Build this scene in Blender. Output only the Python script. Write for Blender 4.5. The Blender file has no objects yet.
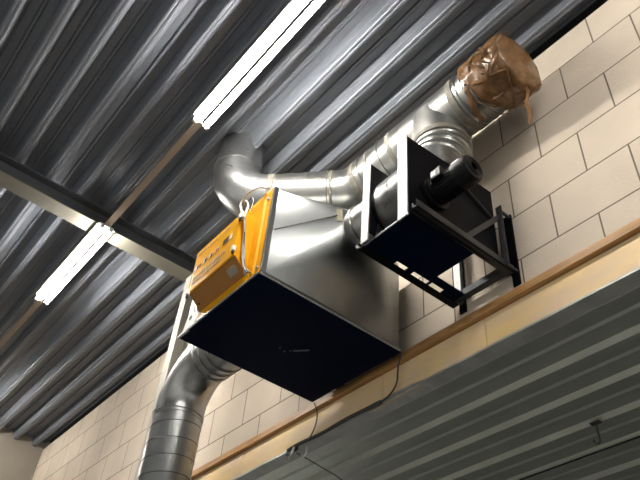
import bpy, bmesh, math, random
from mathutils import Vector, Matrix, noise
random.seed(7)
PI = math.pi
C = bpy.context.scene.collection
ZO = 1.6                      # eye height above the floor; heights below are given from the eye
D = 2.4                       # distance from the eye to the block wall

# ------------------------------------------------------------------ camera
cam_d = bpy.data.cameras.new('camera')
cam = bpy.data.objects.new('camera', cam_d); C.objects.link(cam)
R = ((0.62947651, 0.77349143, 0.07396174), (-0.49181397, 0.47031037, -0.73275315), (-0.60156325, 0.42487548, 0.67646322))
cam.matrix_world = Matrix(((R[0][0], -R[1][0], -R[2][0], 0), (R[0][1], -R[1][1], -R[2][1], 0), (R[0][2], -R[1][2], -R[2][2], ZO), (0, 0, 0, 1)))
cam_d.sensor_width = 36; cam_d.lens = 36 * 711.79 / 640; cam_d.clip_start = .05; cam_d.clip_end = 100
bpy.context.scene.camera = cam

# ------------------------------------------------------------------ world, exposure
w = bpy.data.worlds.new('hall_ambient'); bpy.context.scene.world = w; w.use_nodes = True
nt = w.node_tree; bg = nt.nodes['Background']; bg.inputs[1].default_value = 1.0
tc = nt.nodes.new('ShaderNodeTexCoord'); sp = nt.nodes.new('ShaderNodeSeparateXYZ'); nt.links.new(tc.outputs['Generated'], sp.inputs[0])
rp = nt.nodes.new('ShaderNodeValToRGB'); ad = nt.nodes.new('ShaderNodeMath'); ad.operation = 'MULTIPLY_ADD'; ad.inputs[1].default_value = .5; ad.inputs[2].default_value = .5; nt.links.new(sp.outputs[2], ad.inputs[0]); nt.links.new(ad.outputs[0], rp.inputs[0])       # background glow near eye level, added in place of the hall's lit far walls
e = rp.color_ramp.elements; e[0].position = .0; e[0].color = (.040, .042, .045, 1); e[1].position = .70; e[1].color = (.030, .034, .042, 1)
m1 = e.new(.30); m1.color = (.11, .107, .097, 1); m2 = e.new(.58); m2.color = (.11, .107, .097, 1)
nt.links.new(rp.outputs[0], bg.inputs[0])
vs = bpy.context.scene.view_settings
vs.view_transform = 'Standard'; vs.look = 'None'; vs.gamma = 1; vs.use_curve_mapping = False; vs.exposure = 2.58
TUBE = 31.0

# ------------------------------------------------------------------ materials
def mat(name, col, rough=.5, metal=0, spec=.5, emit=None, bump=0, bscale=40, vary=0, vscale=3, coat=0, vary_col=None, rvary=0, stretch=None):
    m = bpy.data.materials.new(name); m.use_nodes = True
    nt = m.node_tree; N = nt.nodes; L = nt.links; b = N['Principled BSDF']
    b.inputs['Base Color'].default_value = (*col, 1); b.inputs['Roughness'].default_value = rough
    b.inputs['Metallic'].default_value = metal; b.inputs['Specular IOR Level'].default_value = spec
    b.inputs['Coat Weight'].default_value = coat
    tc = N.new('ShaderNodeTexCoord'); vec = tc.outputs['Object']
    if stretch:
        mp = N.new('ShaderNodeMapping'); mp.inputs['Scale'].default_value = stretch; L.new(vec, mp.inputs[0]); vec = mp.outputs[0]
    if emit:
        b.inputs['Emission Color'].default_value = (*emit[0], 1); b.inputs['Emission Strength'].default_value = emit[1]
    if vary or rvary:
        n = N.new('ShaderNodeTexNoise'); n.inputs['Scale'].default_value = vscale; n.inputs['Detail'].default_value = 5; L.new(vec, n.inputs['Vector'])
        if vary:
            mx = N.new('ShaderNodeMix'); mx.data_type = 'RGBA'
            rp = N.new('ShaderNodeMapRange'); rp.inputs[1].default_value = .35; rp.inputs[2].default_value = .65
            L.new(n.outputs[0], rp.inputs[0]); L.new(rp.outputs[0], mx.inputs[0])
            c2 = vary_col or tuple(c * (1 - vary) for c in col)
            mx.inputs[6].default_value = (*col, 1); mx.inputs[7].default_value = (*c2, 1)
            L.new(mx.outputs[2], b.inputs['Base Color'])
        if rvary:
            r2 = N.new('ShaderNodeMapRange'); r2.inputs[1].default_value = .3; r2.inputs[2].default_value = .7
            r2.inputs[3].default_value = rough - rvary; r2.inputs[4].default_value = rough + rvary
            L.new(n.outputs[0], r2.inputs[0]); L.new(r2.outputs[0], b.inputs['Roughness'])
    if bump:
        n2 = N.new('ShaderNodeTexNoise'); n2.inputs['Scale'].default_value = bscale; n2.inputs['Detail'].default_value = 4; L.new(vec, n2.inputs['Vector'])
        bp = N.new('ShaderNodeBump'); bp.inputs['Strength'].default_value = bump; bp.inputs['Distance'].default_value = .01
        L.new(n2.outputs[0], bp.inputs['Height']); L.new(bp.outputs[0], b.inputs['Normal'])
    return m

def block_wall(name):
    m = mat(name, (.6, .51, .42), .85, spec=.25)
    nt = m.node_tree; N = nt.nodes; L = nt.links; b = N['Principled BSDF']
    tc = N.new('ShaderNodeTexCoord'); sp = N.new('ShaderNodeSeparateXYZ'); L.new(tc.outputs['Object'], sp.inputs[0])
    cb = N.new('ShaderNodeCombineXYZ'); L.new(sp.outputs[0], cb.inputs[0]); L.new(sp.outputs[2], cb.inputs[1])
    mp = N.new('ShaderNodeMapping'); mp.inputs['Location'].default_value = (WALL_U, WALL_V, 0); L.new(cb.outputs[0], mp.inputs[0])
    br = N.new('ShaderNodeTexBrick'); L.new(mp.outputs[0], br.inputs['Vector'])
    br.offset = .5; br.inputs['Scale'].default_value = 1; br.inputs['Brick Width'].default_value = .4626; br.inputs['Row Height'].default_value = .302
    br.inputs['Mortar Size'].default_value = .0052; br.inputs['Mortar Smooth'].default_value = .3
    br.inputs['Color1'].default_value = (.60, .515, .42, 1); br.inputs['Color2'].default_value = (.55, .475, .39, 1)
    br.inputs['Mortar'].default_value = (.17, .135, .105, 1)
    ns = N.new('ShaderNodeTexNoise'); ns.inputs['Scale'].default_value = 2.2; ns.inputs['Detail'].default_value = 6; L.new(cb.outputs[0], ns.inputs['Vector'])
    mr = N.new('ShaderNodeMapRange'); mr.inputs[1].default_value = .3; mr.inputs[2].default_value = .7; mr.inputs[3].default_value = .88; mr.inputs[4].default_value = 1.06
    L.new(ns.outputs[0], mr.inputs[0])
    vm = N.new('ShaderNodeVectorMath'); vm.operation = 'SCALE'; L.new(br.outputs['Color'], vm.inputs[0]); L.new(mr.outputs[0], vm.inputs['Scale'])
    L.new(vm.outputs[0], b.inputs['Base Color'])
    n2 = N.new('ShaderNodeTexNoise'); n2.inputs['Scale'].default_value = 60; L.new(cb.outputs[0], n2.inputs['Vector'])
    ad = N.new('ShaderNodeMath'); ad.operation = 'MULTIPLY_ADD'; L.new(br.outputs['Fac'], ad.inputs[0]); ad.inputs[1].default_value = -1.0; L.new(n2.outputs[0], ad.inputs[2])
    bp = N.new('ShaderNodeBump'); bp.inputs['Strength'].default_value = .5; bp.inputs['Distance'].default_value = .004
    L.new(ad.outputs[0], bp.inputs['Height']); L.new(bp.outputs[0], b.inputs['Normal'])
    return m

# ------------------------------------------------------------------ mesh helpers (world points; z counted from the eye)
def V(x, y, z): return Vector((x, y, z + ZO))
def obj(name, bm, m, parent=None, smooth=False, origin=None):
    L = Vector((0, 0, 0))
    if parent is not None:
        p = parent
        while p is not None: L += p.location; p = p.parent
        o_loc = Vector((0, 0, 0))
    elif origin is not None: L = Vector(origin); o_loc = L.copy()
    else: o_loc = Vector((0, 0, 0))
    bmesh.ops.translate(bm, verts=bm.verts, vec=-L)
    bmesh.ops.recalc_face_normals(bm, faces=bm.faces)
    me = bpy.data.meshes.new(name); bm.to_mesh(me); bm.free()
    me.materials.append(m)
    if smooth:
        for p in me.polygons: p.use_smooth = True
        me.set_sharp_from_angle(angle=math.radians(smooth if smooth is not True else 40))
    o = bpy.data.objects.new(name, me); C.objects.link(o); o.location = o_loc
    if parent is not None: o.parent = parent
    return o
def thing(name, label, cat, loc, group=None):
    o = bpy.data.objects.new(name, None); C.objects.link(o); o.location = V(*loc); o.empty_display_size = .1
    o['label'] = label; o['category'] = cat
    if group: o['group'] = group
    return o
def tag(o, label, cat, group=None):
    o['label'] = label; o['category'] = cat
    if group: o['group'] = group
    return o
def struct(o): o['kind'] = 'structure'; return o
def B(): return bmesh.new()
def hexa(bm, p):
    v = [bm.verts.new(V(*q)) for q in p]
    for f in ((0, 1, 2, 3), (7, 6, 5, 4), (0, 4, 5, 1), (1, 5, 6, 2), (2, 6, 7, 3), (3, 7, 4, 0)): bm.faces.new([v[i] for i in f])
    return v
def box(bm, x0, x1, y0, y1, z0, z1, bev=0):
    v = hexa(bm, [(x0, y0, z0), (x1, y0, z0), (x1, y1, z0), (x0, y1, z0), (x0, y0, z1), (x1, y0, z1), (x1, y1, z1), (x0, y1, z1)])
    if bev:
        es = set(e for q in v for e in q.link_edges)
        bmesh.ops.bevel(bm, geom=list(es), offset=bev, segments=2, affect='EDGES', profile=.6)
def prism(bm, pts, a, b, axis):        # 2D outline extruded along an axis between a and b
    def mk(u, w_, t): return {'x': (t, u, w_), 'y': (u, t, w_), 'z': (u, w_, t)}[axis]
    A = [bm.verts.new(V(*mk(u, w_, a))) for u, w_ in pts]; Bv = [bm.verts.new(V(*mk(u, w_, b))) for u, w_ in pts]
    n = len(pts); bm.faces.new(A); bm.faces.new(Bv[::-1])
    for i in range(n): bm.faces.new([A[i], A[(i + 1) % n], Bv[(i + 1) % n], Bv[i]])
def bar(bm, p, q, wd, ht, up=(0, 0, 1)):
    p = Vector(p); q = Vector(q); d = (q - p).normalized(); s = d.cross(Vector(up)).normalized(); u = s.cross(d)
    c = [(-wd / 2, -ht / 2), (wd / 2, -ht / 2), (wd / 2, ht / 2), (-wd / 2, ht / 2)]
    hexa(bm, [tuple(p + s * a + u * b) for a, b in c] + [tuple(q + s * a + u * b) for a, b in c])
def sweep(bm, path, rad, seg=32, cap=True):
    path = [Vector(p) for p in path]
    if not hasattr(rad, '__len__'): rad = [rad] * len(path)
    t0 = (path[1] - path[0]).normalized()
    a = Vector((0, 0, 1)) if abs(t0.z) < .9 else Vector((0, 1, 0))
    u = t0.cross(a).normalized(); rings = []; prev = t0
    for i, p in enumerate(path):
        if i == 0: t = t0
        elif i == len(path) - 1: t = (path[i] - path[i - 1]).normalized()
        else: t = ((path[i] - path[i - 1]).normalized() + (path[i + 1] - path[i]).normalized()).normalized()
        if (t - prev).length > 1e-6:
            u = (prev.rotation_difference(t) @ u)
        prev = t; u = (u - t * u.dot(t)).normalized(); v = t.cross(u)
        rings.append([bm.verts.new(V(*(p + (u * math.cos(k * 2 * PI / seg) + v * math.sin(k * 2 * PI / seg)) * rad[i]))) for k in range(seg)])
    for i in range(len(rings) - 1):
        for k in range(seg): bm.faces.new([rings[i][k], rings[i][(k + 1) % seg], rings[i + 1][(k + 1) % seg], rings[i + 1][k]])
    if cap: bm.faces.new(rings[0][::-1]); bm.faces.new(rings[-1])
def cyl(bm, p, q, r, seg=32, r2=None): sweep(bm, [p, q], [r, r if r2 is None else r2], seg)
def collar(bm, p, d, r, wd=.03, h=.006, seg=48):   # raised band around a pipe, centred on p along d
    p = Vector(p); d = Vector(d).normalized()
    sweep(bm, [p - d * wd / 2, p - d * wd / 2 * .8, p + d * wd / 2 * .8, p + d * wd / 2], [r - .002, r + h, r + h, r - .002], seg)
def helix(bm, p, q, r, pitch, th=.0028, start=0):
    p = Vector(p); q = Vector(q); d = (q - p); Ln = d.length; d.normalize()
    a = Vector((0, 0, 1)) if abs(d.z) < .9 else Vector((0, 1, 0)); u = d.cross(a).normalized(); v = d.cross(u)
    n = int(Ln / pitch * 40); pts = []
    for i in range(n + 1):
        s = i / n * Ln; an = start + s / pitch * 2 * PI
        pts.append(p + d * s + (u * math.cos(an) + v * math.sin(an)) * r)
    sweep(bm, pts, th, 6)
def arc(c, a, b, r, t0, t1, n=14):      # points on a circle centre c, unit axes a and b
    c = Vector(c); a = Vector(a); b = Vector(b)
    return [c + (a * math.cos(t0 + (t1 - t0) * i / n) + b * math.sin(t0 + (t1 - t0) * i / n)) * r for i in range(n + 1)]
def smooth_path(pts, n=8):
    pts = [Vector(p) for p in pts]; P = [pts[0]] + pts + [pts[-1]]; out = []
    for i in range(1, len(P) - 2):
        for k in range(n):
            t = k / n; a, b, c, d = P[i - 1], P[i], P[i + 1], P[i + 2]
            out.append(.5 * ((2 * b) + (c - a) * t + (2 * a - 5 * b + 4 * c - d) * t * t + (3 * b - a - 3 * c + d) * t ** 3))
    out.append(pts[-1]); return out

WALL_U = 1.369 + .4626 * 10.5
WALL_V = -(2.48 + ZO) + .302 * 20
M = {}
M['block'] = block_wall('pale_block_masonry')
M['plaster'] = mat('pale_end_wall', (.33, .295, .245), .85, spec=.2, vary=.08, vscale=1.5)
M['floor'] = mat('grey_concrete_floor', (.40, .39, .37), .7, vary=.2, vscale=1.2)
M['deck'] = mat('galvanised_roof_deck', (.18, .195, .225), .42, .22, vary=.10, vscale=70)
M['deck2'] = mat('grey_green_floor_deck', (.60, .63, .56), .40, .6, vary=.08, vscale=5)
M['beam'] = mat('primed_beam_steel', (.17, .16, .13), .6, .0, vary=.12, vscale=6)
M['web'] = mat('shade_dark_steel', (.06, .065, .075), .6, .0, vary=.12, vscale=6)  # shade on the beam's web and top flange put into the colour
M['column'] = mat('pale_column_paint', (.34, .325, .275), .55, 0, vary=.1, vscale=6)
M['galv'] = mat('galvanised_duct_steel', (.37, .37, .355), .34, .95, vary=.14, vscale=14, rvary=.06, bump=.02, bscale=25)
M['galv_dark'] = mat('weathered_duct_steel', (.46, .47, .47), .34, .95, vary=.15, vscale=12, rvary=.07, bump=.02, bscale=25)
M['sheet'] = mat('galvanised_sheet', (.26, .27, .27), .33, .97, vary=.08, vscale=9, rvary=.04)
M['strip'] = mat('bright_zinc_strip', (.5, .5, .49), .5, .35, vary=.15, vscale=40)
M['zinc'] = mat('zinc_fittings', (.7, .69, .66), .35, .7)
M['seal'] = mat('duct_joint_sealant', (.20, .185, .155), .6, .1, vary=.3, vscale=40)
M['navy'] = mat('navy_black_steel', (.0006, .0042, .018), .55, .0, spec=.04)
M['black'] = mat('black_painted_steel', (.0035, .004, .006), .5, .0, spec=.06, vary=.3, vscale=15)
M['motor'] = mat('black_motor_paint', (.004, .004, .0055), .42, .0, spec=.2)
M['frame'] = mat('grey_black_angle_iron', (.035, .035, .037), .5, .2, vary=.25, vscale=20)
M['yellow'] = mat('yellow_enamel', (.80, .37, .003), .42, 0, spec=.18, vary=.06, vscale=5)
M['amber'] = mat('darker_orange_underside', (.34, .15, .03), .45, 0, spec=.4)  # cover underside, a darker tone than the yellow front
M['ink'] = mat('dark_printed_ink', (.03, .025, .02), .6)
M['greyink'] = mat('grey_printed_ink', (.42, .30, .16), .6)
M['white'] = mat('white_print', (.75, .74, .70), .5)
M['red'] = mat('red_print', (.6, .05, .02), .5)
M['label'] = mat('grey_rating_plate', (.30, .26, .22), .5)
M['tape'] = mat('brown_packing_tape', (.21, .105, .038), .40, 0, spec=.35, vary=.5, vscale=18, bump=.8, bscale=22, coat=.3)
M['wood'] = mat('varnished_pine', (.50, .27, .10), .5, 0, vary=.35, vscale=5, stretch=(.6, 8, 12))
M['board'] = mat('yellowed_plywood', (.88, .64, .30), .6, 0, vary=.25, vscale=3, vary_col=(.76, .57, .38), stretch=(1, 1, 3))
M['tube'] = mat('lit_fluorescent_tube', (.9, .9, .9), .4, emit=((1, .955, .885), TUBE))
M['lampmetal'] = mat('white_lamp_housing', (.75, .74, .70), .4)
M['rail'] = mat('beige_lighting_rail', (.33, .265, .205), .55, .1)
M['grey_cable'] = mat('grey_cable_sheath', (.38, .37, .35), .5)
M['dark_cable'] = mat('dark_cable_sheath', (.05, .045, .04), .6)
M['gap'] = mat('dark_shadow_gap_seal', (.012, .012, .012), .9)

# ------------------------------------------------------------------ the hall
X0, X1 = -9.07, 4.0
YL = -5.0
ZC = 3.95
bm = B(); box(bm, X0 - .2, X1, YL, D + .1, -ZO - .1, -ZO); struct(obj('floor', bm, M['floor']))
bm = B(); box(bm, X0 - .2, X1, D + .1, 7.5, -ZO - .1, -ZO); struct(obj('floor', bm, mat('light_absorbing_floor', (.07, .07, .07), .6)))  # unseen floor, made dark so less light bounces onto the lower deck
bm = B(); box(bm, X0 - .2, X1, 7.5, 7.6, -ZO, 2.2); struct(obj('wall_far_added', bm, mat('light_absorbing_wall', (.09, .09, .085), .8)))  # unseen wall, added dark to keep bounce light off the lower deck
bm = B(); box(bm, X0, X1, D, D + .07, 2.05, 3.945); struct(obj('wall_right', bm, M['block']))
bm = B(); box(bm, X0 - .2, X0, YL, D + .2, -ZO, 4.2); struct(obj('wall_end', bm, M['plaster']))

def deck(y_first, n, pitch, z, xa, xb, fl=.042, web=.036, dep=.106, groove=True):
    """trapezoid deck: narrow flange down at each y, wide trough with a stiffener between"""
    prof = []
    tr = pitch - fl - 2 * web
    for i in range(n):
        y = y_first + i * pitch
        prof += [(y - fl / 2 - web, z + dep), (y - fl / 2 - web * .48, z + dep * .5), (y - fl / 2 - web * .40, z + dep * .46),
                 (y - fl / 2 - .003, z + .006), (y - fl / 2 + .003, z), (y - .006, z), (y, z + .004), (y + .006, z),
                 (y + fl / 2 - .003, z), (y + fl / 2 + .003, z + .006), (y + fl / 2 + web * .40, z + dep * .46), (y + fl / 2 + web * .48, z + dep * .5), (y + fl / 2 + web, z + dep)]
        c = y + fl / 2 + web + tr / 2
        prof += [(c - .016, z + dep), (c - .009, z + dep - .012), (c + .009, z + dep - .012), (c + .016, z + dep)]
    bm = B(); t = .0015
    lo = [[bm.verts.new(V(x, y, zz)) for y, zz in prof] for x in (xa, xb)]
    hi = [[bm.verts.new(V(x, y, zz + t)) for y, zz in prof] for x in (xa, xb)]
    for i in range(len(prof) - 1):
        bm.faces.new([lo[0][i], lo[0][i + 1], lo[1][i + 1], lo[1][i]])
        bm.faces.new([hi[0][i], hi[1][i], hi[1][i + 1], hi[0][i + 1]])
    return bm
struct(obj('ceiling', deck(2.274 - .254 * 28, 29, .254, ZC, X0, X1), M['deck']))
bm = B(); box(bm, X0, X1, YL, D + .2, ZC + .125, ZC + .2); struct(obj('ceiling_topping', bm, M['gap']))
bm = B(); prof = []
for i in range(17):                         # shallow floor deck: steep step, narrow flange, wide pan with a stiffener
    y = 2.487 + .2915 * i
    prof += [(y - .026, 2.074), (y - .002, 2.052), (y + .001, 2.050), (y + .040, 2.050), (y + .043, 2.052), (y + .052, 2.074), (y + .128, 2.074), (y + .146, 2.066), (y + .152, 2.066), (y + .160, 2.074)]
lo = [[bm.verts.new(V(x, yy, zz)) for yy, zz in prof] for x in (X0, X1)]
hi = [[bm.verts.new(V(x, yy, zz + .0015)) for yy, zz in prof] for x in (X0, X1)]
for i in range(len(prof) - 1):
    bm.faces.new([lo[0][i], lo[0][i + 1], lo[1][i + 1], lo[1][i]]); bm.faces.new([hi[0][i], hi[1][i], hi[1][i + 1], hi[0][i + 1]])
struct(obj('ceiling_lower', bm, M['deck2']))
bm = B(); box(bm, X0, X1, 3.636, 3.644, 2.043, 2.0495); struct(obj('sheet_lap_shadow', bm, M['gap']))  # black strip drawn under the flange for the shadow in the sheet lap
bm = B(); box(bm, X0, X1, D + .02, 7.5, 2.085, 2.25); struct(obj('ceiling_lower_topping', bm, M['gap']))

# timber over the opening
bm = B(); box(bm, X0, X1, D - .040, D, 2.238, 2.285, .003)
struct(obj('trim_1', bm, M['wood']))
bm = B()
xs = [X0, -6.3, -4.05, -2.62, -1.86, -.2, 2.2, X1]
for a, b in zip(xs[:-1], xs[1:]): box(bm, a + .002, b - .002, D - .012, D, 2.058, 2.232, .001)
struct(obj('trim_2', bm, M['board']))
# bent edge flashing of the floor deck
bm = B()
pr = []
n = 160
for i in range(n + 1):
    x = X0 + (X1 - X0) * i / n
    dz = .012 * noise.noise(Vector((x * 3.1, 0, 0))) * (1 if -3.2 < x < -1.4 else .25) + (.014 if -2.75 < x < -2.35 else 0)
    pr.append((x, dz))
ring = [[bm.verts.new(V(x, yy, zz + dz * k)) for yy, zz, k in ((D - .014, 2.060, 1), (D - .016, 2.046, .9), (D + .072, 2.040, 0), (D + .072, 2.044, 0), (D - .010, 2.050, .9), (D - .010, 2.060, 1))] for x, dz in pr]
for a, b in zip(ring[:-1], ring[1:]):
    for k in range(6): bm.faces.new([a[k], a[(k + 1) % 6], b[(k + 1) % 6], b[k]])
struct(obj('trim_3', bm, mat('dull_zinc_flashing', (.50, .51, .48), .5, .35, vary=.2, vscale=9)))

# steel beam and column
t = thing('steel_beam', 'beige painted steel roof beam crossing under the ribbed roof deck at left', 'beam', (-4.51, -5, 3.78))
bm = B(); box(bm, -4.585, -4.43, YL, D - .01, 3.78, 3.790, .002); obj('bottom_flange', bm, M['beam'], t)
bm = B(); box(bm, -4.512, -4.503, YL, D - .01, 3.790, 3.938); obj('web', bm, M['web'], t)
bm = B(); box(bm, -4.585, -4.43, YL, D - .01, 3.938, 3.948, .002); obj('top_flange', bm, M['web'], t)
t = thing('steel_column', 'slim pale steel column standing behind the fat lower duct and the yellow heater', 'column', (-4.5, 1.9, -ZO))
bm = B(); box(bm, -4.53, -4.43, 1.852, 1.86, -ZO, 3.778); obj('flange', bm, M['column'], t)
bm = B(); box(bm, -4.53, -4.43, 1.95, 1.958, -ZO, 3.778); obj('flange', bm, M['column'], t)
bm = B(); box(bm, -4.484, -4.477, 1.86, 1.95, -ZO, 3.778); obj('web', bm, M['column'], t)

# ------------------------------------------------------------------ lamps on their rail
M['dim_tube'] = mat('dim_fluorescent_tube', (.9, .9, .9), .4, emit=((1, .955, .885), TUBE * .5))  # output turned down so the off-frame lamp brightens the left wall less
def lamp(x0, x1, label, tube='tube'):
    y = 1.033; z = 3.72
    t = thing('fluorescent_lamp', label, 'lamp', ((x0 + x1) / 2, y, z), 'twin tube lamps under the roof deck')
    bm = B(); prism(bm, [(y - .070, z + .022), (y + .070, z + .022), (y + .060, z + .047), (y - .060, z + .047)], x0 + .01, x1 - .01, 'x'); obj('housing', bm, M['lampmetal'], t)
    bm = B(); box(bm, x0 + .03, x1 - .03, y - .010, y + .010, z - .034, z + .022, .001); obj('spine', bm, M['web'], t)
    for s in (-1, 1):
        bm = B(); cyl(bm, (x0 + .02, y + s * .036, z), (x1 - .02, y + s * .036, z), .0215, 12); obj('tube', bm, M[tube], t, True)
    for xe, sg in ((x0, -1), (x1, 1)):
        bm = B()
        for i in range(12):
            a0 = PI * (.06 + .88 * i / 12); a1 = PI * (.06 + .88 * (i + 1) / 12)
            r0, r1 = .046, .062
            P = [(y + math.cos(a) * r * 1.02, z - .032 + math.sin(a) * r) for a, r in ((a0, r0), (a1, r0), (a1, r1), (a0, r1))]
            prism(bm, P, xe - .012, xe + .012, 'x')
        for s in (-1, 1): box(bm, xe - .012, xe + .012, y + s * .0295 - .01, y + s * .0295 + .01, z - .012, z + .03, .002)
        obj('end_holder', bm, M['lampmetal'], t)
    return t
lamp(-5.642, -4.376, 'lit twin tube fluorescent lamp, the smaller one at left below the steel beam')
lamp(-2.966, -1.674, 'lit twin tube fluorescent lamp, the larger one above the galvanised elbow')
lamp(-8.95, -7.68, 'lit twin tube fluorescent lamp, the farthest one on the rail near the end wall', 'dim_tube')
lamp(-.28, .99, 'lit twin tube fluorescent lamp, nearest the viewer on the rail, above and behind the viewpoint')
bm = B(); box(bm, X0, X1, 1.012, 1.064, 3.768, 3.7795, .002)
tag(obj('lighting_rail', bm, M['rail'], None, origin=V(0, 1.04, 3.768)), 'long beige lighting rail running above both fluorescent lamps', 'rail')

# ------------------------------------------------------------------ heater
HX0, HX1, HY0, HY1, HZ0, HZ1 = -3.155, -2.395, 1.355, 2.29, 2.25, 2.86
h = thing('air_heater', 'wall hung air heater with yellow control side, dark navy underside and tapering metal hood', 'heater', ((HX0 + HX1) / 2, (HY0 + HY1) / 2, HZ0))
bm = B(); box(bm, HX0, HX1, HY0 + .004, HY1, HZ0, HZ1, .004); obj('casing', bm, M['sheet'], h)
# bottom tray with small lips and screws
bm = B(); box(bm, HX0 - .012, HX1 + .004, HY0 - .012, HY1 + .012, HZ0 - .016, HZ0 - .002, .003)
tr = obj('bottom_tray', bm, M['navy'], h)
msc = mat('dull_screw', (.10, .11, .12), .4, .5)
for px, py in ((-2.84, 1.84), (-2.81, 1.86), (-2.78, 1.89), (-2.83, 1.80)):
    bm = B(); cyl(bm, (px, py, HZ0 - .019), (px, py, HZ0 - .015), .005, 10); obj('screw', bm, msc, tr)
bm = B(); bar(bm, (-2.80, 1.87, HZ0 - .018), (-2.73, 1.93, HZ0 - .018), .012, .004)
obj('drain_plate', bm, msc, tr)
bm = B(); box(bm, HX0 - .01, HX1, HY0 - .019, HY0 - .013, HZ0 - .004, HZ0 + .003); obj('edge_lip', bm, M['strip'], h)
bm = B(); box(bm, HX1 + .004, HX1 + .014, HY0 - .010, HY1 + .01, HZ0 - .010, HZ0 + .004, .003); obj('edge_lip', bm, M['strip'], h)
bm = B(); bar(bm, (HX0 - .008, HY0 - .02, HZ0 - .018), (HX0 + .10, HY0 - .02, HZ0 - .018), .012, .012); obj('edge_lip', bm, M['strip'], h)
# small bright bracket below the control cover
bm = B(); prism(bm, [(-3.15, 2.27), (-3.02, 2.27), (-2.985, 2.33), (-3.05, 2.36), (-3.09, 2.45)], HY0 - .010, HY0 - .002, 'y'); br = obj('corner_bracket', bm, M['strip'], h)
bm = B(); cyl(bm, (-3.085, HY0 - .0115, 2.335), (-3.085, HY0 - .009, 2.335), .016, 14); obj('slot_hole', bm, M['ink'], br)
# yellow side panel with pressed ridges
bm = B(); box(bm, -3.0, -2.396, HY0 - .010, HY0 + .004, HZ0 + .01, HZ1 + .015, .003)
prism(bm, [(-2.478, HY0 - .010), (-2.470, HY0 - .020), (-2.452, HY0 - .020), (-2.444, HY0 - .010)], HZ0 + .02, HZ1 + .005, 'z')
yp = obj('side_panel', bm, M['yellow'], h)
for zz in (2.80, 2.30):
    bm = B(); cyl(bm, (-2.425, HY0 - .020, zz), (-2.425, HY0 - .010, zz), .010, 14); obj('screw', bm, M['zinc'], yp)
# galvanised corner strip at the hood side
bm = B(); box(bm, -2.396, -2.378, HY0 - .014, HY0 + .016, HZ0 + .005, HZ1 + .005, .002); obj('corner_strip', bm, M['sheet'], h)
# control cover: front, chamfered bottom
CX0, CX1 = -2.985, -2.53
cv = bm = B()
prof = [(1.25, 2.70), (1.25, 2.405), (1.256, 2.396), (1.262, 2.402), (1.345, 2.325), (1.346, 2.70 + .03), (1.262, 2.722)]
prism(bm, [(a, b) for a, b in prof], CX0, CX1, 'x')
cover = obj('control_cover', bm, M['yellow'], h)
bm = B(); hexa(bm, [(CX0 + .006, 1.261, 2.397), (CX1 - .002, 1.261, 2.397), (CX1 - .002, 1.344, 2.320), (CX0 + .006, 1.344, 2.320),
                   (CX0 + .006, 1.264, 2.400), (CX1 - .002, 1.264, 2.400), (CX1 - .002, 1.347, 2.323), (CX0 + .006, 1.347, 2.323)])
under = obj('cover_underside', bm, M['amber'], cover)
# marks on the cover front
def mark(m, rects, name='printed_marks', y=1.2485, parent=None):
    bm = B()
    for x, z, wx, wz in rects: box(bm, x - wx / 2, x + wx / 2, y - .0008, y + .0012, z - wz / 2, z + wz / 2)
    return obj(name, bm, m, parent or cover)
r1 = []; x = -2.95
while x < -2.63:
    wd = random.choice((.010, .014, .008)); r1.append((x, 2.668 + (0), wd, .012)); x += wd + random.choice((.004, .005, .012))
mark(M['greyink'], r1)
for q_ in [(-2.955, 2.565, .022, .03), (-2.862, 2.565, .026, .03), (-2.801, 2.565, .026, .03), (-2.735, 2.565, .026, .03), (-2.60, 2.575, .02, .034)]: mark(M['white'], [q_], 'pictogram')
for q_ in [(-2.934, 2.562, .014, .022), (-2.908, 2.560, .014, .018), (-2.850, 2.562, .018, .026), (-2.789, 2.562, .018, .026), (-2.648, 2.572, .055, .036), (-2.72, 2.56, .006, .02)]: mark(M['ink'], [q_], 'pictogram', y=1.2482)
mark(M['red'], [(-2.737, 2.563, .018, .022)], y=1.2482)
r2 = []
for zr, x0_, x1_ in ((2.490, -2.955, -2.62), (2.455, -2.955, -2.66)):
    x = x0_
    while x < x1_:
        wd = random.choice((.014, .010, .018)); r2.append((x, zr, wd, .022)); x += wd + random.choice((.005, .007, .013))
mark(M['greyink'], r2)
bm = B()
p = [(-2.64, 1.285), (-2.565, 1.285), (-2.565, 1.318), (-2.64, 1.318)]
def undz(y): return 2.397 - (y - 1.261) * (.077 / .083) - .0012
hexa(bm, [(a, b, undz(b) - .001) for a, b in p] + [(a, b, undz(b) + .001) for a, b in p])
obj('rating_plate', bm, M['label'], cover)
bm = B(); cyl(bm, (-2.95, 1.315, undz(1.315) - .004), (-2.95, 1.315, undz(1.315)), .007, 12); obj('screw', bm, M['ink'], cover)
for lx, lz in ((-2.527, 2.672), (-2.533, 2.44), (-2.975, 2.40)):
    bm = B(); box(bm, lx - .012, lx + .010, 1.236, 1.256, lz - .016, lz + .018, .003); l = obj('latch', bm, M['white'], cover)
    bm = B(); box(bm, lx - .008, lx + .007, 1.240, 1.252, lz - .034, lz - .016, .002); obj('latch_hook', bm, M['ink'], l)
bm = B(); prism(bm, [(CX1 - .018, 1.2475), (CX1 - .006, 1.2475), (CX1 - .006, 1.254), (CX1 - .018, 1.254)], 2.41, 2.69, 'z'); obj('cover_edge', bm, M['yellow'], cover)

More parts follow.
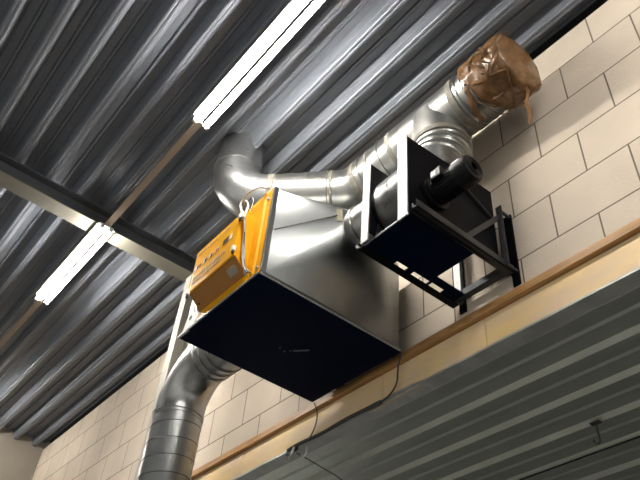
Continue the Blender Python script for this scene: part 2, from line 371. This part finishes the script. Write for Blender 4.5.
# hood: rectangle to round
HC = (-2.19, 1.825, 2.70); HR = .132
bm = B(); nseg = 48
circ = []
for i in range(nseg):
    a = 2 * PI * i / nseg; circ.append(bm.verts.new(V(HC[0], HC[1] + HR * math.cos(a), HC[2] + HR * math.sin(a))))
rc = {0: (HY1, HZ1), 1: (HY0 + .01, HZ1), 2: (HY0 + .01, HZ0 + .004), 3: (HY1, HZ0 + .004)}
rv = [bm.verts.new(V(HX1 + .008, *rc[i])) for i in range(4)]
q = nseg // 4
for k in range(4):                      # corner fans: quadrant k has corner k
    for i in range(q): bm.faces.new([rv[k], circ[(k * q + i) % nseg], circ[(k * q + i + 1) % nseg]])
    bm.faces.new([rv[k], circ[((k + 1) * q) % nseg], rv[(k + 1) % 4]])
hood = obj('hood', bm, M['sheet'], h, 12)
bm = B(); bar(bm, (-2.366, 1.371, 2.545), (-2.205, 1.660, 2.731), .004, .007, (1, -1, 0)); obj('hood_seam', bm, M['seal'], hood)
bm = B()
for i in range(3): pass
hexa(bm, [(-2.209, 1.651, 2.776), (-2.194, 1.678, 2.779), (-2.191, 1.684, 2.692), (-2.206, 1.656, 2.687), (-2.212, 1.656, 2.776), (-2.197, 1.683, 2.779), (-2.194, 1.689, 2.692), (-2.209, 1.661, 2.687)])
obj('hood_tag', bm, mat('beige_paper_tag', (.30, .27, .19), .7), hood)
bm = B(); bar(bm, (HX1 + .014, HY0 + .0, HZ0 + .002), (HX1 + .014, HY1, HZ0 + .002), .012, .010); obj('hood_flange', bm, M['sheet'], hood)
bm = B()
sweep(bm, [(HC[0] - .005, HC[1], HC[2]), (HC[0] + .03, HC[1], HC[2]), (HC[0] + .035, HC[1], HC[2]), (HC[0] + .05, HC[1], HC[2]), (HC[0] + .055, HC[1], HC[2]), (-2.035, HC[1], HC[2])],
      [HR, HR + .004, HR + .012, HR + .012, HR + .003, HR], 48)
obj('round_collar', bm, M['galv'], h, True)
# wall brackets of the heater, behind it
bm = B()
for xb in (-3.0, -2.5):
    bm = B(); box(bm, xb - .02, xb + .02, HY1, D, 2.29, 2.33, .002); obj('wall_bracket', bm, M['frame'], h)

# ------------------------------------------------------------------ lower spiral duct
LR = .163; LX, LY = -3.985, 1.82; LZ = 2.565; ER = .30
d = thing('spiral_duct', 'fat vertical spiral duct with an elbow under the left end of the heater', 'duct', (LX, LY, -ZO))
bm = B(); sweep(bm, [(LX, LY, -ZO), (LX, LY, LZ - ER + .01)], LR, 64); obj('straight_pipe', bm, M['galv_dark'], d, True)
bm = B(); helix(bm, (LX, LY, 1.2), (LX, LY, LZ - ER - .04), LR, .115, .0028, 1.0); obj('spiral_seam', bm, mat('seam_shadow', (.12, .12, .12), .5, .8), d, True)
bm = B(); el = arc((LX + ER, LY, LZ - ER), (-1, 0, 0), (0, 0, 1), ER, 0, PI / 2, 20)
sweep(bm, el, LR - .001, 64); obj('elbow', bm, M['galv_dark'], d, True)
bm = B(); collar(bm, (LX, LY, LZ - ER - .015), (0, 0, 1), LR, .022, .006, 64); collar(bm, (LX, LY, LZ - ER - .045), (0, 0, 1), LR, .008, .004, 64); obj('collar', bm, M['galv_dark'], d, True)
bm = B(); sweep(bm, [(LX + ER - .01, LY, LZ), (HX0 + .005, LY, LZ)], LR - .004, 64); obj('inlet_pipe', bm, M['galv_dark'], d, True)
bm = B()
for xx in (LX + ER + .02, LX + ER + .09, LX + ER + .16): collar(bm, (xx, LY, LZ), (1, 0, 0), LR, .02, .007, 64)
obj('collar', bm, M['galv_dark'], d, True)

# ------------------------------------------------------------------ upper duct
UR = .170; UY, UZ = 2.08, 3.50
u = thing('ventilation_duct', 'bent round metal duct under the roof with a tee above the fan', 'duct', (-2.0, UY, UZ - UR))
BX = -2.60                                   # where the run turns
dirv = Vector((-.74, -.68, 0)).normalized()
SX = Vector((BX, UY, UZ)); Ln = .86; SE = SX + dirv * Ln   # corner of the roof elbow
er = .29; k45 = math.tan(math.acos(dirv.dot(Vector((-1, 0, 0)))) / 2)
r45 = .26; tl = r45 * k45
p0 = SX + Vector((1, 0, 0)) * tl; p1 = SX + dirv * tl
# gentle elbow
n = Vector((0, -1, 0)); c45 = p0 + n * r45; ang = math.acos(dirv.dot(Vector((-1, 0, 0))))
bm = B(); sweep(bm, [p0 + Vector((.03, 0, 0))] + arc(c45, -n, Vector((-1, 0, 0)), r45, 0, ang, 12) + [p1 + dirv * .03], UR, 64); obj('gentle_elbow', bm, M['galv'], u, True)
bm = B(); sweep(bm, [(-2.10, UY, UZ), p0], UR - .001, 64); obj('straight_pipe', bm, M['galv'], u, True)
q0 = SE - dirv * er
bm = B(); sweep(bm, [p1, q0], UR - .001, 64); sp = obj('straight_pipe', bm, M['galv'], u, True)
bm = B(); helix(bm, p1 + dirv * .05, q0 - dirv * .0, UR, .10, .0015); obj('spiral_seam', bm, M['galv'], sp, True)
up = Vector((0, 0, 1))
cE = q0 + up * er
ela = arc(cE, -up, dirv, er, 0, PI / 2, 18)
bm = B(); sweep(bm, ela, UR, 64); obj('roof_elbow', bm, M['galv_dark'], u, True)
bm = B(); sweep(bm, [ela[-1] - up * .005, Vector((ela[-1].x, ela[-1].y, 4.08))], UR - .003, 64); obj('roof_pipe', bm, M['galv_dark'], u, True)
bm = B(); collar(bm, ela[-1] + up * .01, (0, 0, 1), UR, .02, .006, 64); obj('collar', bm, M['galv_dark'], u, True)
bm = B(); collar(bm, q0 - dirv * .02, dirv, UR, .05, .003, 64); collar(bm, p1 + dirv * .04, dirv, UR, .02, .004, 64); collar(bm, p1 + dirv * .065, dirv, UR, .008, .006, 64); obj('sealed_joint', bm, M['seal'], u, True)
bm = B(); collar(bm, p0 + Vector((.05, 0, 0)), (1, 0, 0), UR, .05, .004, 64); collar(bm, p0 + Vector((.19, 0, 0)), (1, 0, 0), UR, .03, .004, 64); obj('sealed_joint', bm, M['seal'], u, True)
bm = B(); collar(bm, p0 + Vector((.115, 0, 0)), (1, 0, 0), UR, .012, .008, 64); collar(bm, p0 + Vector((.30, 0, 0)), (1, 0, 0), UR, .012, .007, 64); obj('collar', bm, M['galv'], u, True)
# tee with a dropping branch
TX = -1.80
bm = B(); sweep(bm, [(-2.12, UY, UZ), (-1.58, UY, UZ)], UR + .002, 64); tee = obj('tee', bm, M['galv'], u, True)
bm = B(); sweep(bm, [(TX, UY, UZ), (TX, UY, UZ - .14), (TX, UY, UZ - .22)], [UR + .012, UR + .006, UR], 64); obj('tee_branch', bm, M['galv'], tee, True)
bm = B(); collar(bm, (-1.585, UY, UZ), (1, 0, 0), UR, .05, .006, 64); collar(bm, (-2.10, UY, UZ), (1, 0, 0), UR, .04, .005, 64); collar(bm, (TX, UY, UZ - .22), (0, 0, 1), UR, .04, .006, 64); obj('sealed_joint', bm, M['seal'], u, True)
# segmented flexible drop to the fan
bm = B(); pts = []; rd = []
zz = UZ - .24; i = 0
path = [Vector((TX, UY, UZ - .23)), Vector((TX, UY - .005, UZ - .30)), Vector((TX - .005, UY - .02, UZ - .38)), Vector((TX - .01, UY - .045, UZ - .46)), Vector((TX - .015, UY - .07, UZ - .54))]
sp_ = smooth_path(path, 10)
for i, p in enumerate(sp_): rd.append(UR - .004 + (.010 if i % 10 in (0, 1) else (.004 if i % 5 == 0 else 0)))
sweep(bm, sp_, rd, 64); obj('flexible_drop', bm, M['galv'], u, True)
bm = B(); sweep(bm, [(-1.60, UY, UZ), (-1.38, UY, UZ)], UR - .001, 64); obj('end_pipe', bm, M['galv'], u, True)
bm = B()
for xx in (-1.545, -1.50, -1.455): collar(bm, (xx, UY, UZ), (1, 0, 0), UR, .016, .006, 64)
obj('collar', bm, M['galv'], u, True)
# hanger brackets on top of the run
def hanger(x, y, z, s=1):
    t = thing('duct_hanger', 'small zinc hanger bracket on the duct, %s' % ('nearer the tee' if x > -2.2 else 'nearer the bend'), 'bracket', (x, y, z), 'hanger brackets on the upper duct')
    bm = B(); box(bm, x - .035 * s, x + .035 * s, y - .018, y + .018, z, z + .006); bar(bm, (x - .03 * s, y, z + .003), (x + .02 * s, y, z + .035 * s), .03, .005, (0, 1, 0)); obj('plate', bm, M['zinc'], t)
    bm = B(); cyl(bm, (x, y, z + .004), (x, y, z + .05), .006, 8); cyl(bm, (x, y, z + .006), (x, y, z + .02), .013, 6); obj('bolt', bm, M['zinc'], t)
hanger(-2.36, UY - .04, UZ + UR - .002, 1.2)
hanger(-2.08, UY - .02, UZ + UR + .002, .7)

# taped cap
cpx0, cpx1 = -1.475, -1.175
bm = B(); nx = 46; ns = 80; rings = []
for i in range(nx + 1):
    t_ = i / nx; x = cpx0 + (cpx1 - cpx0) * t_
    base = UR + .020 + .006 * min(1, t_ * 3)
    if t_ > .86: base *= math.sqrt(max(0, 1 - ((t_ - .86) / .14) ** 2 * .55))
    row = []
    for k in range(ns):
        a = 2 * PI * k / ns
        P = Vector((x * 14, math.cos(a) * 2.4, math.sin(a) * 2.4))
        nz = noise.noise(P) * .010 + abs(noise.noise(P * 2.3 + Vector((4, 1, 2)))) * -.010 + noise.noise(P * 5) * .003
        xx = x + (.03 * noise.noise(Vector((math.cos(a) * 2, math.sin(a) * 2, 7))) if i == 0 else 0)
        xx += (1 - t_) ** 2 * (.03 - .055 * math.cos(a - .8 * PI))
        row.append(bm.verts.new(V(xx, UY + (base + nz) * math.cos(a), UZ + (base + nz) * math.sin(a))))
    rings.append(row)
for i in range(nx):
    for k in range(ns): bm.faces.new([rings[i][k], rings[i][(k + 1) % ns], rings[i + 1][(k + 1) % ns], rings[i + 1][k]])
last = rings[-1]
for f_ in (.7, .35):
    row = []
    for k in range(ns):
        a = 2 * PI * k / ns; r_ = (UR + .01) * f_
        row.append(bm.verts.new(V(cpx1 + .004 + .006 * noise.noise(Vector((math.cos(a) * f_ * 3, math.sin(a) * f_ * 3, 2))), UY + r_ * math.cos(a), UZ + r_ * math.sin(a))))
    for k in range(ns): bm.faces.new([last[k], last[(k + 1) % ns], row[(k + 1) % ns], row[k]])
    last = row
bm.faces.new(last)
cap = thing('taped_end_cap', 'brown tape wrapped bundle closing the open end of the upper duct', 'duct cap', (-1.33, UY, UZ - .19))
obj('tape_wrap', bm, M['tape'], cap, 60)
# crumpled tape folds
bm = B()
for i in range(26):
    a0 = random.uniform(PI * .75, PI * 1.75); x0_ = random.uniform(cpx0 + .01, cpx1 - .08); n_ = 8
    tw = random.uniform(-1.0, 1.0); ln = random.uniform(.05, .13); pts = []
    for k in range(n_ + 1):
        s = k / n_; a = a0 + tw * s * .8; rr = UR + .020 + .014 * math.sin(s * PI) + random.uniform(-.003, .003)
        pts.append(Vector((x0_ + ln * s, UY + rr * math.cos(a), UZ + rr * math.sin(a))))
    hw = random.uniform(.004, .010); pr_ = None
    for P in pts:
        a = math.atan2(P.z - UZ, P.y - UY); tv = Vector((0, -math.sin(a), math.cos(a))); nv = Vector((0, math.cos(a), math.sin(a)))
        c_ = [bm.verts.new(V(*(P + tv * hw - nv * .004))), bm.verts.new(V(*(P + nv * .004))), bm.verts.new(V(*(P - tv * hw - nv * .004)))]
        if pr_:
            bm.faces.new([pr_[0], pr_[1], c_[1], c_[0]]); bm.faces.new([pr_[1], pr_[2], c_[2], c_[1]]); bm.faces.new([pr_[2], pr_[0], c_[0], c_[2]])
        pr_ = c_
obj('tape_fold', bm, M['tape'], cap, 30)
# loose strip hanging down and tape run onto the bare pipe
bm = B(); pr_ = None
for P, hw in zip(smooth_path([(-1.22, UY + .03, UZ - .185), (-1.205, UY + .03, UZ - .24), (-1.23, UY + .035, UZ - .33), (-1.215, UY + .03, UZ - .40), (-1.235, UY + .03, UZ - .50)], 6), [.018, .017, .014, .012, .010, .010, .009, .009, .008, .008, .009, .010, .011, .011, .010, .009, .010, .012, .013, .012, .010, .008, .006, .004, .002]):
    c_ = [bm.verts.new(V(P.x - hw, P.y, P.z)), bm.verts.new(V(P.x + hw, P.y + .004, P.z)), bm.verts.new(V(P.x + hw * .9, P.y + .008, P.z)), bm.verts.new(V(P.x - hw * .9, P.y + .003, P.z))]
    if pr_:
        for k in range(4): bm.faces.new([pr_[k], pr_[(k + 1) % 4], c_[(k + 1) % 4], c_[k]])
    pr_ = c_
obj('loose_tape', bm, M['tape'], cap)
bm = B()
for x0_, a0, a1, dx in ((-1.53, 3.3, 5.0, .09),):
    pr_ = None
    for k in range(17):
        s = k / 16; a = a0 + (a1 - a0) * s; x = x0_ + dx * (1 - s) * .9; rr = UR + .005 + .002 * math.sin(k * 1.7); hw = .020
        c_ = [bm.verts.new(V(x + e * hw, UY + (rr + o) * math.cos(a), UZ + (rr + o) * math.sin(a))) for e, o in ((-1, 0), (0, .005), (1, 0))]
        if pr_: bm.faces.new([pr_[0], pr_[1], c_[1], c_[0]]); bm.faces.new([pr_[1], pr_[2], c_[2], c_[1]])
        pr_ = c_
obj('tape_band', bm, M['tape'], cap, True)
# dark torn scraps of foil poking out
for i in range(9):
    bm = B()
    a = random.uniform(PI * .8, PI * 1.5); x = cpx0 + random.choice((0, .005, .01, .06, .10, .14)); rr = UR + .026
    P = Vector((x, UY + rr * math.cos(a), UZ + rr * math.sin(a)))
    s = .014; vs_ = [bm.verts.new(V(P.x + random.uniform(-s, s), P.y + random.uniform(-s, s) - .004, P.z + random.uniform(-s, s))) for _ in range(4)]
    for f in ((0, 1, 2), (0, 1, 3), (0, 2, 3), (1, 2, 3)): bm.faces.new([vs_[j] for j in f])
    obj('torn_scrap', bm, M['dark_cable'], cap)


# ------------------------------------------------------------------ fan on its wall frame
f = thing('extractor_fan', 'black centrifugal fan with side motor on an angle iron wall frame', 'fan', (-1.84, 2.0, 2.40))
PX = -1.66
bm = B(); prism(bm, [(1.655, 2.36), (1.655, 2.905), (2.30, 2.955), (2.30, 2.46), (2.25, 2.40)], PX - .006, PX, 'x'); obj('side_plate', bm, M['black'], f)
bm = B(); box(bm, PX - .062, PX, 1.646, 1.654, 2.335, 2.925, .001); obj('corner_strip', bm, M['strip'], f)
bm = B(); box(bm, -1.985, -1.935, 1.646, 1.654, 2.36, 2.925, .001); obj('corner_strip', bm, M['strip'], f)
bm = B(); prism(bm, [(1.655, 2.42), (1.655, 2.92), (1.93, 2.92), (1.75, 2.80), (1.70, 2.42)], -1.945, -1.937, 'x'); obj('corner_gusset', bm, M['black'], f)
# scroll housing
FC = (1.835, 2.635)
out = []
for i in range(49):
    a = math.radians(-60 - 270 * i / 48)       # from the tongue round under the front and up
    out.append((FC[0] + .0 + math.cos(a) * (.165 + .075 * i / 48) * 1.0, FC[1] + math.sin(a) * (.165 + .075 * i / 48)))
ctr = (1.90, 2.70)
pts = []
for i in range(41):
    a = math.radians(-50 - 235 * i / 40); r_ = .205 + .03 * i / 40
    pts.append((1.885 + r_ * math.cos(a), 2.655 + r_ * math.sin(a)))
pts += [(2.17, 3.02), (2.17, 2.60)]
bm = B(); prism(bm, pts, -1.925, -1.70, 'x'); sc = obj('scroll_housing', bm, mat('black_lacquered_scroll', (.12, .12, .12), .34, .75, spec=.5, vary=.3, vscale=8), f, 25)
bm = B(); sweep(bm, [(-1.715, 1.885, 2.655), (-1.705, 1.885, 2.655)], .232, 48); sweep(bm, [(-1.935, 1.885, 2.655), (-1.92, 1.885, 2.655)], .226, 48); obj('rim', bm, M['black'], sc, True)
bm = B(); sweep(bm, [(TX - .015, 2.01, 2.93), (TX - .015, 2.01, 3.06)], UR + .004, 48); obj('outlet_spigot', bm, M['galv'], f, True)
# lettering on the scroll
def letters(txt, size):
    cu = bpy.data.curves.new('t', 'FONT'); cu.body = txt; cu.size = size; cu.align_x = 'CENTER'; cu.extrude = 0; cu.resolution_u = 3
    o = bpy.data.objects.new('t', cu); C.objects.link(o)
    dg = bpy.context.evaluated_depsgraph_get(); me = bpy.data.meshes.new_from_object(o.evaluated_get(dg))
    bm = B(); bm.from_mesh(me); bpy.data.objects.remove(o); return bm
bm = letters('ITCE', .085)
for v in bm.verts:
    s, tt = v.co.x, v.co.y                      # text runs down the curved face
    a = math.radians(186) + s / .23
    r_ = .2265
    v.co = V(-1.865 + tt * .9, 1.885 + r_ * math.cos(a), 2.655 + r_ * math.sin(a))
obj('lettering', bm, M['ink'], sc)
# bottom pan with slots along its far edge
bm = B()
box(bm, -1.988, -1.668, 1.70, 2.13, 2.405, 2.411)
obj('bottom_pan', bm, M['navy'], f)
bm = B()
def angle(p, q, s1):                            # L section: flat + upright
    bar(bm, p, q, .045, .005); p2 = Vector(p) + Vector((s1 * .020, 0, .020)); q2 = Vector(q) + Vector((s1 * .020, 0, .020)); bar(bm, tuple(p2), tuple(q2), .005, .045)
angle((PX + .004, 1.685, 2.400), (PX + .004, 2.38, 2.400), 1); obj('support_arm', bm, M['frame'], f)
bm = B(); angle((-2.034, 1.690, 2.400), (-2.034, 2.38, 2.400), -1); obj('support_arm', bm, M['black'], f)
for a, b in ((1.70, 1.895), (1.975, 2.015), (2.13, 2.145), (2.235, 2.34)): 
    bm = B(); box(bm, -2.013, -1.985, a, b, 2.402, 2.408); obj('slotted_edge', bm, M['navy'], f)
for xx in (PX + .012, -2.045):
    bm = B(); box(bm, xx - .008, xx + .010, 1.678, 1.684, 2.396, 2.402, .001); box(bm, xx - .010, xx - .006, 1.676, 1.684, 2.396, 2.422, .001); obj('arm_end_clip', bm, M['strip'], f)
bm = B(); box(bm, -1.93, -1.74, 1.690, 1.697, 2.399, 2.404); obj('front_edge', bm, M['strip'], f)
bm = B(); box(bm, -1.985, -1.935, 2.12, 2.34, 2.404, 2.409); obj('slotted_edge', bm, M['navy'], f)
# uprights at the wall
bm = B(); box(bm, -1.640, -1.604, 2.297, 2.303, 2.40, 2.81); box(bm, -1.640, -1.634, 2.297, 2.335, 2.40, 2.80); obj('upright', bm, M['frame'], f)
bm = B(); box(bm, -1.660, -1.615, 2.388, 2.398, 2.325, 2.81, .001); box(bm, -1.665, -1.659, 2.355, 2.398, 2.40, 2.81); wp = obj('wall_plate', bm, M['black'], f)
for zz in (2.79, 2.405):
    bm = B(); bar(bm, (-1.625, 2.300, zz), (-1.625, 2.392, zz), .014, .014); obj('spacer_bolt', bm, M['frame'], f)
bm = B(); box(bm, -2.020, -1.975, 2.388, 2.398, 2.345, 2.76, .001); box(bm, -2.020, -2.014, 2.35, 2.398, 2.43, 2.76); obj('wall_plate', bm, M['black'], f)
bm = B(); box(bm, -1.995, -1.950, 2.33, 2.336, 2.42, 2.76); obj('upright', bm, M['strip'], f)
bm = B(); bar(bm, (-2.03, 2.34, 2.425), (PX, 2.34, 2.425), .006, .04); bar(bm, (-2.03, 2.36, 2.41), (PX, 2.36, 2.41), .04, .005); obj('cross_bar', bm, M['frame'], f)
bm = B(); bar(bm, (PX + .01, 2.03, 2.425), (-1.63, 2.30, 2.735), .03, .006, (1, 0, 0)); obj('brace', bm, M['frame'], f)
bm = B(); bar(bm, (PX + .008, 2.04, 2.83), (PX + .008, 2.27, 2.72), .008, .014, (1, 0, 0)); obj('stiffener', bm, M['frame'], f)
# motor
MY, MZ = 1.83, 2.585
mo = B(); sweep(mo, [(-1.655, MY, MZ), (-1.635, MY, MZ), (-1.634, MY, MZ), (-1.61, MY, MZ), (-1.609, MY, MZ), (-1.455, MY, MZ)], [.088, .088, .070, .070, .062, .062], 48)
for k in range(28):
    a = 2 * PI * k / 28
    bar(mo, (-1.605, MY + 0.064 * math.cos(a), MZ + .064 * math.sin(a)), (-1.48, MY + .064 * math.cos(a), MZ + .064 * math.sin(a)), .012, .003, (0, -math.sin(a), math.cos(a)))
motor = obj('motor', mo, M['motor'], f, 30)
bm = B(); sweep(bm, [(-1.485, MY, MZ), (-1.484, MY, MZ), (-1.412, MY, MZ), (-1.398, MY, MZ), (-1.394, MY, MZ), (-1.394, MY, MZ), (-1.398, MY, MZ)], [.070, .075, .075, .068, .056, .020, .012], 48)
for rr in (.028, .038, .050):
    for k in range(40):
        a0, a1 = 2 * PI * k / 40, 2 * PI * (k + 1) / 40
        bar(bm, (-1.392, MY + rr * math.cos(a0), MZ + rr * math.sin(a0)), (-1.392, MY + rr * math.cos(a1), MZ + rr * math.sin(a1)), .004, .003, (1, 0, 0))
obj('fan_cowl', bm, M['motor'], motor, 30)
bm = B(); box(bm, -1.595, -1.53, MY - .09, MY - .045, MZ - .005, MZ + .055, .006); tb = obj('terminal_box', bm, M['motor'], motor)
bm = B(); box(bm, -1.588, -1.56, MY - .0915, MY - .0895, MZ + .01, MZ + .04); obj('rating_plate', bm, M['strip'], motor)
bm = B(); 
a = math.radians(152)
for da in range(-2, 2):
    a0, a1 = a + da * .13, a + (da + 1) * .13; r_ = .0762
    hexa(bm, [(x, MY + rr * math.cos(aa), MZ + rr * math.sin(aa)) for rr in (r_, r_ + .001) for x, aa in ((-1.475, a0), (-1.43, a0), (-1.43, a1), (-1.475, a1))])
obj('rating_plate', bm, M['strip'], motor)

# ------------------------------------------------------------------ cables and hooks
def cable(name, pts, r, m, label, cat='cable', group=None):
    if name == 'control_cable': pts = [p if (p[2] > 2.76 or p[0] > -2.508) else tuple(c * (-2.508 / p[0]) for c in p) for p in pts]
    bm = B(); sweep(bm, smooth_path(pts, 8), r, 8); o = obj(name, bm, m, None, True, origin=V(*pts[-1])); tag(o, label, cat, group); return o
cable('control_cable', [(-2.47, 1.318, 2.28), (-2.50, 1.305, 2.34), (-2.515, 1.30, 2.45), (-2.545, 1.30, 2.57), (-2.575, 1.30, 2.70), (-2.60, 1.295, 2.78), (-2.645, 1.29, 2.86), (-2.64, 1.29, 2.91), (-2.59, 1.295, 2.935), (-2.50, 1.31, 2.925), (-2.42, 1.325, 2.865)], .0065, M['grey_cable'], 'pale grey cable arching over the top corner of the yellow heater side')
cable('control_cable', [(-2.485, 1.318, 2.27), (-2.53, 1.305, 2.42), (-2.555, 1.30, 2.60), (-2.575, 1.295, 2.74), (-2.55, 1.29, 2.80), (-2.585, 1.285, 2.86), (-2.63, 1.29, 2.84), (-2.60, 1.295, 2.76), (-2.57, 1.30, 2.72)], .006, M['grey_cable'], 'grey cable with a small coil beside the yellow control cover')
cable('control_cable', [(-2.44, 1.318, 2.26), (-2.49, 1.31, 2.33), (-2.525, 1.302, 2.45), (-2.56, 1.302, 2.64), (-2.60, 1.302, 2.80), (-2.565, 1.302, 2.88), (-2.525, 1.302, 2.83), (-2.535, 1.302, 2.76)], .004, M['dark_cable'], 'thin dark cable twisted among the grey ones on the yellow side')
cable('drop_cable', [(-2.40, 2.31, 2.28), (-2.43, 2.345, 2.26), (-2.455, 2.35, 2.19), (-2.48, 2.36, 2.10), (-2.56, 2.37, 2.055), (-2.70, 2.375, 2.04)], .005, M['dark_cable'], 'dark cable hanging from the near corner of the heater underside over the boards')
cable('drop_cable', [(-3.17, 2.32, 2.24), (-3.165, 2.345, 2.18), (-3.18, 2.35, 2.10), (-3.24, 2.36, 2.04)], .004, M['dark_cable'], 'thin dark cable dropping from the far lower corner of the heater')
cable('edge_cable', [(-2.62, 2.376, 2.05), (-2.9, 2.372, 2.052), (-3.15, 2.374, 2.045), (-3.35, 2.37, 2.05), (-3.46, 2.36, 2.035)], .011, M['dark_cable'], 'thick dark cable lying along the lower edge of the boards')
cable('loose_wire', [(-3.42, 2.40, 2.02), (-3.44, 2.50, 2.025), (-3.46, 2.66, 2.02), (-3.49, 2.80, 2.022), (-3.56, 3.0, 2.02)], .0035, M['dark_cable'], 'thin dark wire running off across the underside of the lower ribbed deck', 'wire')
t = thing('screw_hook', 'cluster of bent zinc hooks at the lower edge of the boards', 'hook', (-3.42, 2.39, 2.0))
bm = B(); sweep(bm, smooth_path([(-3.40, 2.375, 2.06), (-3.40, 2.36, 2.03), (-3.415, 2.36, 1.995), (-3.45, 2.37, 1.985), (-3.47, 2.385, 2.0)], 6), .008, 8); obj('hook', bm, M['zinc'], t, True)
bm = B(); sweep(bm, smooth_path([(-3.33, 2.41, 2.045), (-3.33, 2.41, 2.01), (-3.335, 2.41, 1.985), (-3.365, 2.41, 1.978), (-3.375, 2.41, 2.0)], 6), .007, 8); obj('hook', bm, M['zinc'], t, True)
bm = B(); box(bm, -3.50, -3.38, 2.375, 2.382, 2.02, 2.045, .001); obj('plate', bm, M['frame'], t)
t = thing('ceiling_hook', 'small dark J hook hanging alone from the lower ribbed deck', 'hook', (-1.90, 3.34, 1.97))
bm = B(); box(bm, -1.945, -1.885, 3.325, 3.36, 2.040, 2.047, .002); obj('mounting_plate', bm, M['dark_cable'], t)
bm = B(); sweep(bm, smooth_path([(-1.915, 3.345, 2.045), (-1.915, 3.345, 2.00), (-1.912, 3.347, 1.965), (-1.915, 3.35, 1.935), (-1.935, 3.35, 1.928), (-1.95, 3.35, 1.945), (-1.952, 3.35, 1.955)], 6), .0055, 8); obj('hook', bm, M['dark_cable'], t, True)
